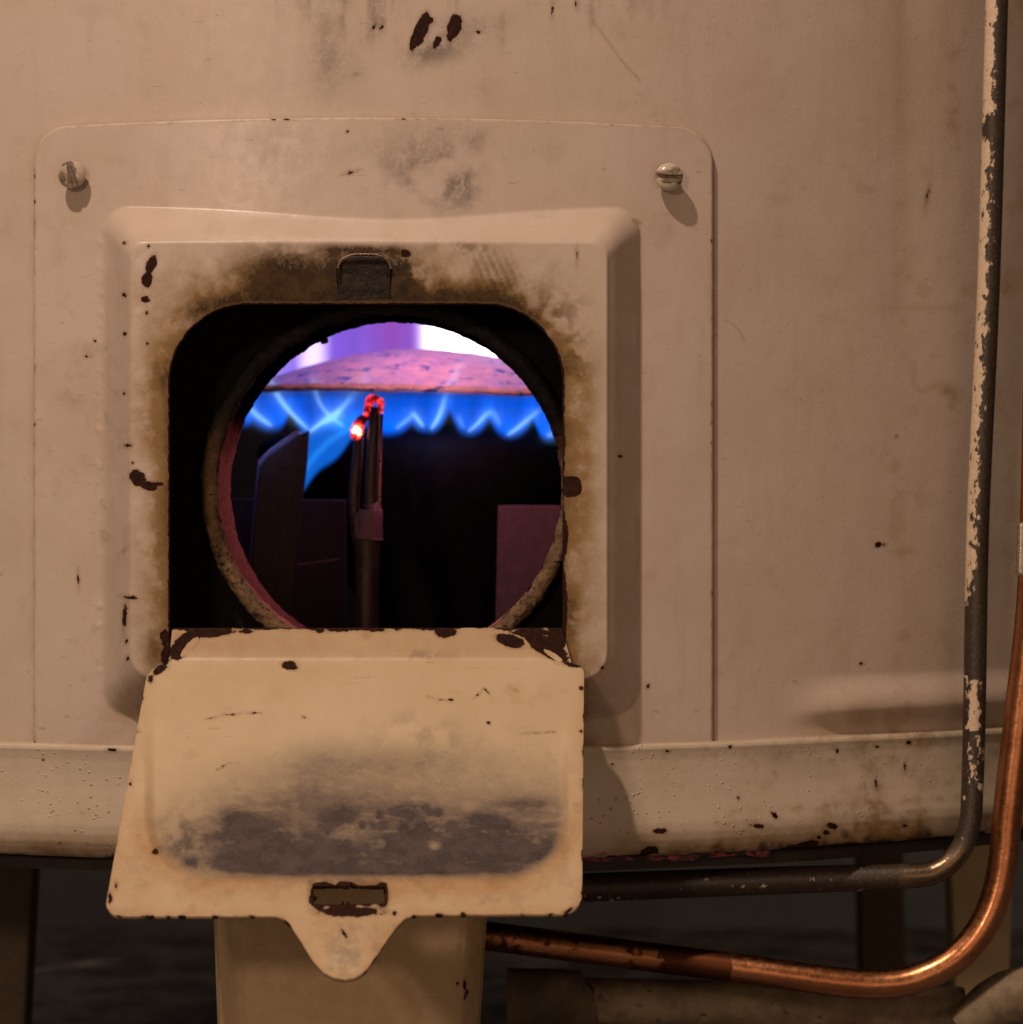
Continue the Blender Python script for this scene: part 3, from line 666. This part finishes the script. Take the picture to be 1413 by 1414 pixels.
    stain = .85*ring*(.5+.8*n1)+.5*np.exp(-np.maximum(em, 0)/12.)+.4*soft(x, y, (190, 1200, 40, 60))+.55*soft(x, y, (482, 1250, 66, 26))+.4*soft(x, y, (445, 1300, 26, 36))+.35*soft(x, y, (525, 1310, 24, 30))+.22*ss(1200, 1240, y)*n1+.28*ss(1050, 1130, y)*body*n3+.45*ss(925, 895, y)*(.4+.8*n1)+.25*soft(x, y, (300, 890, 90, 14))+.5*soft(x, y, (506, 877, 8, 6))+.45*soft(x, y, (782, 1090, 6, 50))*n2+.35*soft(x, y, (700, 960, 70, 14))*ss(.5, .7, n2)+.2*soft(x, y, (385, 960, 8, 8))  # includes a browner lip above the fold
    grey = .25*soft(x, y, (590, 1060, 200, 60))*ss(.3, .6, n1)+.5*soft(x, y, (480, 1320, 60, 34))*ss(.38, .6, n2)+.18*ss(.60, .74, fbm(x, y, 20, 93))*ss(1000, 1060, y)+.45*soft(x, y, (570, 905, 60, 8))*ss(.5, .6, n2)
    o = mk('inspection_door', V, gridf(nv, nu, mask=~inside), M_door, H, attrs=dict(chip=chip, soot=soot, stain=stain, grey=grey), label='scorched cream door hanging open on its bottom hinge')
    sm = o.modifiers.new('thickness', 'SOLIDIFY'); sm.thickness = 5.5*U; sm.offset = -1
    return o
door()
bpy.context.view_layer.update()

# --- legs
def leg(xs_top, xs_bot, ds_, y0, y1, mat, d0, attrs_on=True, label=None):
    t = np.linspace(0, len(ds_)-1, 160); nrow = 80
    xt = np.interp(t, range(len(ds_)), xs_top); xb = np.interp(t, range(len(ds_)), xs_bot); dd = np.interp(t, range(len(ds_)), ds_)
    ker = np.hanning(15); ker /= ker.sum(); dd = np.convolve(np.pad(dd, 7, mode='edge'), ker, 'valid')
    T = np.linspace(0, 1, nrow)[:, None]; X = xt[None]*(1-T)+xb[None]*T; Y = y0+(y1-y0)*T+0*X
    V = W(X, Y, dd[None]+d0+0*X)
    x, y = X.ravel(), Y.ravel(); z = np.zeros_like(x); chip = z-50
    for c in [(628, 1315, 9, 4, -60), (641, 1358, 3, 5), (644, 1374, 7, 3, -70), (632, 1360, 3, 3), (652, 1330, 2, 3), (643, 1352, 3, 1.5), (660, 1310, 2, 4)]:
        chip = np.maximum(chip, ell(x, y, c))
    stain = .25+.3*fbm(x, y, 60, 101)+.4*ss(640, 670, x)*fbm(x, y, 20, 102)+.35*np.exp(-(seg(x, y, [(520, 1330), (560, 1370), (580, 1400)])/8)**2)
    o = mk('leg', V, gridf(*X.shape), mat, H, attrs=dict(chip=chip, soot=z+.15*ss(640, 665, x), stain=stain, grey=z), label=label)  # right facet slightly darker and browner
    sm = o.modifiers.new('thickness', 'SOLIDIFY'); sm.thickness = 8*U; sm.offset = -1
    return o
leg([292, 296, 316, 330, 640, 652, 674, 678], [322, 326, 362, 376, 588, 600, 622, 626], [90, 40, 8, 0, 0, 8, 60, 90], 1180, 2010, M_leg, 10, label='front leg, cream painted with a few chips')
def farleg(x0, x1, x2, x3, y0, y1, d, mat, label=None, name='leg'):
    return prism(name, [(x0, y0), (x1, y0), (x3, y1), (x2, y1)], d, d+90, mat, H, bev=6, label=label)
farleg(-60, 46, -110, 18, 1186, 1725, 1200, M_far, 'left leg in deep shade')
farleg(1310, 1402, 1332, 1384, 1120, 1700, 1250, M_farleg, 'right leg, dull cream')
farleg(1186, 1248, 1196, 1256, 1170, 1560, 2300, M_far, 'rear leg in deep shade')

# ------------------------------------------------------------------ burner
def wpt(px_, py_, d_): return Vector(W(px_, py_, d_))
bc = W(595, 545, 1100)
B = thing('gas_burner', 'round cast burner with a rust pink domed cap and blue flames, inside the heater', 'gas burner', (bc[0], bc[1], -400*U))
def lathe_z(name, prof, mat, parent, c=bc, n=160, amp=0.0, seed=0, dense=0, label=None, tilt=0):
    pr = np.array(prof, float)
    if dense: t = np.linspace(0, len(pr)-1, dense); pr = np.stack([np.interp(t, range(len(pr)), pr[:, 0]), np.interp(t, range(len(pr)), pr[:, 1])], -1)
    A, Rr = np.meshgrid(np.linspace(0, 2*np.pi, n, endpoint=False), pr[:, 0]); _, Zz = np.meshgrid(np.zeros(n), pr[:, 1])
    xx = Rr*np.cos(A); yy = Rr*np.sin(A)
    Zz = Zz+amp*(fbm(xx+500, yy+500, 26, seed)-.5)+tilt*xx
    V = np.stack([c[0]+xx*U, c[1]+yy*U, Zz*U], -1)
    return mk(name, V, gridf(len(pr), n, wrap=True), mat, parent, label=label)
rc = 335.
caprof = [(0.1, 201+84)]+[(r, 201+84*(1-(r/rc)**2)) for r in np.linspace(10, rc-6, 60)]+[(rc-2, 203), (rc-1, 199), (rc-6, 197), (rc-60, 199), (60, 205)]
lathe_z('burner_cap', caprof, M_cap, B, amp=5, seed=5, n=260, tilt=-.026, label='pitted rust pink domed cap')
lathe_z('burner_body', [(.1, 150), (200, 150), (284, 128), (300, 118), (304, 100), (296, 70), (270, 20), (200, -60), (120, -160), (110, -330), (.1, -330)], M_cast, B)
tube('supply_pipe', [Vector((bc[0], bc[1], -300*U)), Vector((bc[0], bc[1]-100*U, -360*U)), Vector((bc[0]-300*U, bc[1]-150*U, -370*U)), Vector((bc[0]-600*U, bc[1]-150*U, -370*U))], 36*U, M_cast, B)
# blue flame curtain round the burner
def curtain():
    gx_ = np.arange(322, 872, 1.6); gy_ = np.arange(436, 616, 1.6); PXc, PYc = np.meshgrid(gx_, gy_)
    r = 318.; d = np.full_like(PXc, 800.)
    for _ in range(30):
        Xw = (PXc-CX)*(D+d)/D-bc[0]/U; d = .5*d+.5*(1100-np.sqrt(np.maximum(r*r-Xw*Xw, 2500)))
    d = d-30*ss(560, 450, PYc)*0+40*ss(545, 440, PYc)
    V = W(PXc, PYc, d); x, y = PXc.ravel(), PYc.ravel()
    bx = [322, 350, 378, 401, 428, 455, 480, 505, 534, 569, 591, 621, 647, 676, 703, 737, 757, 785, 812, 838, 872]
    by = [588, 582, 592, 566, 594, 588, 596, 586, 599, 584, 595, 564, 599, 576, 602, 576, 606, 580, 604, 586, 600]
    xx_ = np.arange(300, 900, 1.); ii = np.clip(np.searchsorted(bx, xx_, side='right')-1, 0, len(bx)-2); bxa = np.array(bx, float); bya = np.array(by, float); tq = np.clip((xx_-bxa[ii])/(bxa[ii+1]-bxa[ii]), 0, 1); tq = tq*tq*(3-2*tq); dn = bya[ii+1] < bya[ii]; tq = np.clip((xx_-bxa[ii])/(bxa[ii+1]-bxa[ii]), 0, 1); tq = np.where(dn, tq**2.6, 1-(1-tq)**2.6); yk = bya[ii]+(bya[ii+1]-bya[ii])*tq; kk = np.hanning(13); kk /= kk.sum(); yk = np.convolve(np.pad(yk, 6, mode='edge'), kk, 'valid'); yb = np.interp(x, xx_, yk)
    ud = yb-y
    body = ss(-8, 9, ud)
    core = body*(.62+.42*np.exp(-((ud-12)/15.)**2))*np.exp(-(np.maximum(ud-34, 0)/36.)**2)
    var = .45+1.15*fbm(x*2.0, y*.35, 26, 201)
    fall = ss(536, 556, y)
    blue = core*(.46*fall+.08)*var+body*fall*.14
    up = body*ss(560, 535, y)*.11*(.6+.8*fbm(x*2, y*.4, 30, 202))
    violet = (ss(520, 490, y)*.17+.05*ss(548, 515, y))*(1+.25*ss(500, 380, x))
    strands = [([(372, 522), (380, 540), (390, 556), (405, 574), (424, 591)], 4.0, .9), ([(340, 556), (352, 572), (374, 587)], 4.5, .8), ([(428, 596), (445, 583), (458, 577), (470, 566), (484, 550)], 3.4, 1.15),
               ([(432, 520), (436, 544), (444, 562), (458, 577), (474, 588)], 3.2, .55), ([(446, 582), (468, 571)], 7, .55), ([(484, 550), (500, 530), (508, 515)], 10, .16), ([(548, 591), (562, 580), (571, 572)], 3, .5), ([(571, 571), (584, 588)], 3.2, .9),
               ([(596, 591), (604, 580), (610, 566), (614, 550)], 3.2, 1.0), ([(614, 550), (622, 530), (632, 512), (638, 498)], 6, .22), ([(633, 575), (640, 590)], 4, .25), ([(648, 595), (660, 585), (670, 573), (677, 569)], 3.0, .85), ([(677, 569), (684, 573), (690, 586)], 5, .3),
               ([(702, 600), (714, 592), (728, 580), (745, 566)], 3.0, .9), ([(757, 601), (764, 600)], 4, .5), ([(766, 596), (790, 572), (800, 560)], 3.4, .7)]
    sr = np.zeros_like(x)
    def strand(p, w0, a0):
        p = np.array(p, float)
        for _ in range(2): q = np.empty((2*len(p), 2)); q[0] = p[0]; q[-1] = p[-1]; q[1:-1:2] = .75*p[:-1]+.25*p[1:]; q[2:-1:2] = .25*p[:-1]+.75*p[1:]; p = q
        out = np.zeros_like(x); m = len(p)-1
        for k_ in range(m):
            t_ = k_/m; env = math.sin(math.pi*min(1, (t_*.9+.12)))**.8*(1.15-.6*t_); ww = w0*(.5+.75*t_)
            dd_ = seg(x, y, [p[k_], p[k_+1]]); out = np.maximum(out, a0*env*(np.exp(-(dd_/ww)**2)+.2*np.exp(-(dd_/(ww*3.2))**2)))
        return out
    for p, w_, a_ in strands: sr += strand(p[::-1] if p[0][1] < p[-1][1] else p, w_, a_)
    sr = np.minimum(sr*1.6, 1.8)
    top = ss(436, 452, y)
    R = sr*.22+up*.06+violet*.55; Gc = blue*.235+sr*.44+up*.30+violet*.18; Bc = blue*1.9+sr*.62+up*2.0+violet*1.0
    R = R+ss(612, 560, y)*.0
    glow = np.stack([R, Gc, Bc, np.ones_like(x)], -1); glow[:, :3] *= .74
    glow[:, :3] *= (ss(322, 345, x)*ss(872, 850, x))[:, None]
    return mk('flame', V, gridf(*PXc.shape), M_glow, B, attrs=dict(glow=glow), label='ring of blue flames under the cap')
curtain()
# bright flames burning up behind the cap
def backflame():
    gx_ = np.arange(330, 900, 3.); gy_ = np.arange(380, 560, 3.); a_, b_ = np.meshgrid(gx_, gy_)
    V = W(a_, b_, 1560-120*np.cos((a_-595)/180.)); x, y = a_.ravel(), b_.ravel()
    left = ss(404, 426, x)*ss(462, 434, x)*ss(440, 480, y)*.9
    right = ss(560, 612, x)**2*5.0
    lav = .35*ss(430, 380, x)
    mid_ = np.exp(-((x-545)/40.)**2); vio = ss(440, 475, x)
    c = np.stack([left*1.0+right*1.0+lav*.50+.11+.09*mid_, left*.80+right*.88+lav*.38+.045-.02*mid_, left*1.05+right*.98+lav*.85+.36-.17*mid_+.12*ss(565, 590, x), np.ones_like(x)], -1)
    c[:, :3] *= (.88+.24*vn(x/22, y/70, 13))[:, None]
    c[:, :3] *= (ss(330, 360, x)*ss(540, 520, y)*(.9+.2*vn(x/14, y/60, 3)))[:, None]
    return mk('flame', V, gridf(*a_.shape), M_glow, B, attrs=dict(glow=c), label='white glowing flames behind the cap')
backflame()
def flame_lamp(name, p, e, c, r): 
    o = lamp(name, 'POINT', p, e, c, r); bpy.context.view_layer.update(); o.parent = B; o.matrix_parent_inverse = B.matrix_world.inverted(); return o
flame_lamp('flame_light', W(600, 330, 760), .14, (1.0, .55, .72), .012)
flame_lamp('flame_light', W(760, 400, 1300), .10, (1.0, .8, .85), .02)
flame_lamp('flame_light', W(600, 590, 735), .010, (.15, .35, 1.0), .008)
flame_lamp('flame_light', W(352, 590, 560), .006, (.25, .35, 1.0), .004)
flame_lamp('flame_light', W(640, 560, 560), .03, (1.0, .35, .5), .006)

# pilot burner: bent sheet metal hood
pb = W(390, 900, 620)
Pb = thing('pilot_burner', 'dark bent sheet metal pilot hood with a pointed top, left of the igniter', 'pilot burner', tuple(pb))
prism('hood', [(371, 628), (412, 601), (427, 594), (424, 640), (418, 690), (402, 830), (396, 930), (340, 930), (347, 782), (353, 700), (358, 645)], 590, 604, M_hood, Pb, bev=2)
M_bluelit = metal('blue_lit_steel', C(.16, .11, .17), C(.22, .15, .22), 18, .5)  # paler violet tone paints the blue flame light on the flange
prism('hood_flange', [(356, 636), (372, 620), (408, 594), (416, 600), (374, 627), (364, 640), (352, 790), (342, 790)], 606, 690, M_bluelit, Pb, bev=2)
def pilotflame():
    gx_ = np.arange(410, 512, 1.3); gy_ = np.arange(540, 690, 1.3); a_, b_ = np.meshgrid(gx_, gy_)
    V = W(a_, b_, 640+.6*(a_-420)+14*np.sin((b_-540)/50.)); x, y = a_.ravel(), b_.ravel()
    lo = 682-(x-416)*1.02+4*np.sin(x/9.)           # lower edge
    lo = np.where(x > 484, lo+(x-484)*.5, lo)
    hi = 596-(x-420)*.35
    m = ss(-2, 10, lo-y)*ss(-14, 10, y-hi)*ss(412, 418, x)*ss(508, 486, x)
    st = np.exp(-(seg(x, y, [(420, 650), (436, 628), (456, 608), (480, 594), (495, 586)])/4.5)**2)*.16
    c = np.stack([m*.004+st*.06, m*.115+st*.6, m*.62+st*1.5, np.ones_like(x)], -1)
    mk('flame', V, gridf(*a_.shape), M_glow, Pb, attrs=dict(glow=c), label='blue pilot flame leaning right')
pilotflame()

# igniter and thermocouple
Ig = thing('thermocouple', 'two upright dark rods with red hot crusted tips standing in the pilot flame', 'thermocouple', tuple(W(507, 900, 560)))
def ember_attr(cx_, cy_, r):
    def f(V):
        x, y = proj(V); return dict(hotness=np.clip(1.15*np.exp(-(np.hypot(x-cx_, y-cy_)/r)**2), 0, 1))
    return f
tube('rod', [W(499, 760, 575), W(493, 735, 575), W(489, 690, 575), W(493, 640, 575), W(496, 600, 575)], [9*U, 9.5*U, 9*U, 8.5*U, 7*U], M_hood, Ig, n=14)
tube('rod', [W(512, 712, 560), W(513, 650, 560), W(517, 590, 560), W(519, 562, 560)], [11*U, 10*U, 10*U, 9*U], M_hood, Ig, n=16)
tube('edge_strip', [W(524, 706, 552), W(525, 640, 552), W(527.5, 572, 552)], [2.2*U]*3, M_ring, Ig, n=8)
tube('hot_tip', [W(493, 607, 572), W(493, 596, 570), W(497, 584, 570), W(505, 577, 570)], [6*U, 10*U, 9*U, 6*U], M_ember, Ig, n=18, sub=12, rough=.8, seed=3, attrf=ember_attr(493, 595, 10), label='white hot left tip')
tube('hot_tip', [W(505, 578, 566), W(509, 565, 560), W(511, 552, 560), W(519, 550, 560), W(526, 557, 558), W(525, 570, 556)], [5*U, 6*U, 6*U, 6*U, 5*U, 4*U], M_ember, Ig, n=16, sub=10, rough=.8, seed=8, attrf=lambda V: dict(hotness=np.clip(.06+.46*vn(V[:, 0]/U/7+50, V[:, 2]/U/7+50, 4), 0, 1)), label='red hot right tip')
tube('collar', [W(512, 703, 560), W(512, 708, 560), W(511, 745, 560)], [14*U, 19*U, 20*U], M_dull, Ig, n=28, rough=.1)
tube('side_clip', [W(494, 742, 566), W(493, 722, 566), W(495, 708, 566)], [9*U, 10*U, 7*U], M_hood, Ig, n=14)
tube('body', [W(508, 745, 560), W(507, 800, 560), W(506, 960, 560)], [20*U, 18.5*U, 20*U], M_hood, Ig, n=30, sub=10, rough=.06)
# brackets inside the chamber
Bk = thing('burner_bracket', 'dull rusty bracket plates holding the burner in the dark lower chamber', 'bracket', tuple(W(560, 960, 780)))
prism('plate', [(688, 698), (840, 698), (840, 960), (682, 960)], 740, 752, M_dull, Bk, bev=2, label='right plate, rusty')
prism('plate', [(250, 687), (478, 690), (480, 960), (250, 960)], 720, 730, metal('dark_inner_plate', C(.018, .009, .014), C(.028, .014, .020), 30, .7), Bk, bev=2, label='left plate, very dark')
tube('wire', [W(404, 781, 640), W(430, 778, 640), W(470, 772, 640)], 1.2*U, M_dull, Bk, n=6)

# ------------------------------------------------------------------ pipes outside
def vpipe_attr(V):
    x, y = proj(V)
    cxp = np.interp(y, [0, 380, 700, 1000, 1100, 1160], [1377, 1366, 1351, 1345, 1343, 1340])
    rel = (x-cxp)/16.
    lim = np.interp(y, [-50, 60, 160, 165, 185, 195, 400, 620, 690, 760, 800, 830, 850, 925, 940, 1000, 1015, 1040, 1100, 1115, 1300], [-.05, -.1, -.1, -1.1, -1.1, -.1, -.15, -.15, -.15, -.15, -.35, -.9, -1.6, -1.6, .12, .12, -1.2, -.6, -.5, -1.6, -1.7])
    paint = .5+(lim-rel)*1.25
    paint = np.where((y > 935) & (y < 1010), .5+.9*(.45-np.abs(rel+.05))*2, paint)
    paint = np.where((y > 1015) & (y < 1110), .38+.5*(.3-np.abs(rel-.35)), paint)
    paint = np.where(y > 1115, -.28+.5*ss(.55, .9, vn(x/70, y/9, 7)), paint)
    front = ss(.9, .6, np.abs(rel))
    bare = ss(1150, 1190, y)*ss(1235, 1262, x)*1.0
    return dict(paint=np.clip(paint, -1, .98), bare=np.where((y > 1110) & (x > 1200), bare, 0))
vp = thing('steel_pipe', 'thin dark steel pipe with flaking cream paint, bending under the heater at the right', 'pipe', tuple(W(1345, 1150, 215)))
tube('pipe_length', [W(1381, -120, 240), W(1377, 0, 240), W(1366, 380, 235), W(1351, 720, 225), W(1346, 980, 215), W(1343, 1090, 210), W(1339, 1140, 206), W(1324, 1178, 204), W(1294, 1203, 204), W(1250, 1210, 206), W(1100, 1215, 218), W(800, 1226, 240), W(560, 1234, 262)],
     [16.5*U]*5+[16*U]*3+[17*U, 18*U, 20*U, 21*U, 21*U], M_flaky, vp, n=48, sub=36, attrf=vpipe_attr)
def cop_attr(V):
    x, y = proj(V); t = ss(1012, 1000, x)*(.42+.25*ss(1010, 800, x)*0)
    t = t+.5*ss(1018, 1006, x)*ss(880, 960, x)
    return dict(tarnish=t)
cp = thing('copper_pipe', 'bright copper gas pipe sweeping in a wide bend at the lower right corner', 'pipe', tuple(W(1300, 1340, 150)))
tube('pipe_length', [W(1434, 500, 150), W(1426, 800, 150), W(1408, 980, 150), W(1393, 1110, 148), W(1382, 1210, 145), W(1360, 1275, 142), W(1322, 1322, 140), W(1270, 1350, 140), W(1220, 1359, 142), W(1150, 1355, 146), W(1010, 1336, 160), W(820, 1312, 180), W(660, 1291, 200), W(520, 1275, 220)],
     [21*U]*14, M_copper, cp, n=48, sub=20, attrf=cop_attr)
op = thing('old_pipe', 'thick dirty cream painted pipe lying level behind the copper pipe', 'pipe', tuple(W(1100, 1385, 420)))
tube('pipe_length', [W(780, 1382, 420), W(1000, 1386, 420), W(1250, 1392, 420), W(1330, 1394, 420)], [36*U, 34*U, 34*U, 34*U], M_oldpipe, op, n=40, rough=.03)
tube('end_collar', [W(700, 1382, 425), W(760, 1382, 425), W(800, 1384, 422), W(806, 1384, 422)], [50*U, 48*U, 47*U, 40*U], M_far, op, n=40, rough=.05)
tube('elbow', [W(1330, 1420, 330), W(1362, 1392, 325), W(1400, 1375, 320), W(1480, 1360, 320)], [26*U, 34*U, 40*U, 40*U], M_oldpipe, op, n=40, rough=.04)
vk = thing('valve_handle', 'small worn grey metal valve handle cut off by the right edge', 'valve', tuple(W(1440, 760, 120)))
prism('lever', [(1407, 722), (1450, 718), (1450, 800), (1405, 796)], 110, 130, M_bright, vk, bev=5)
tube('stem', [W(1440, 760, 128), W(1445, 760, 260)], 12*U, M_steel, vk, n=16)
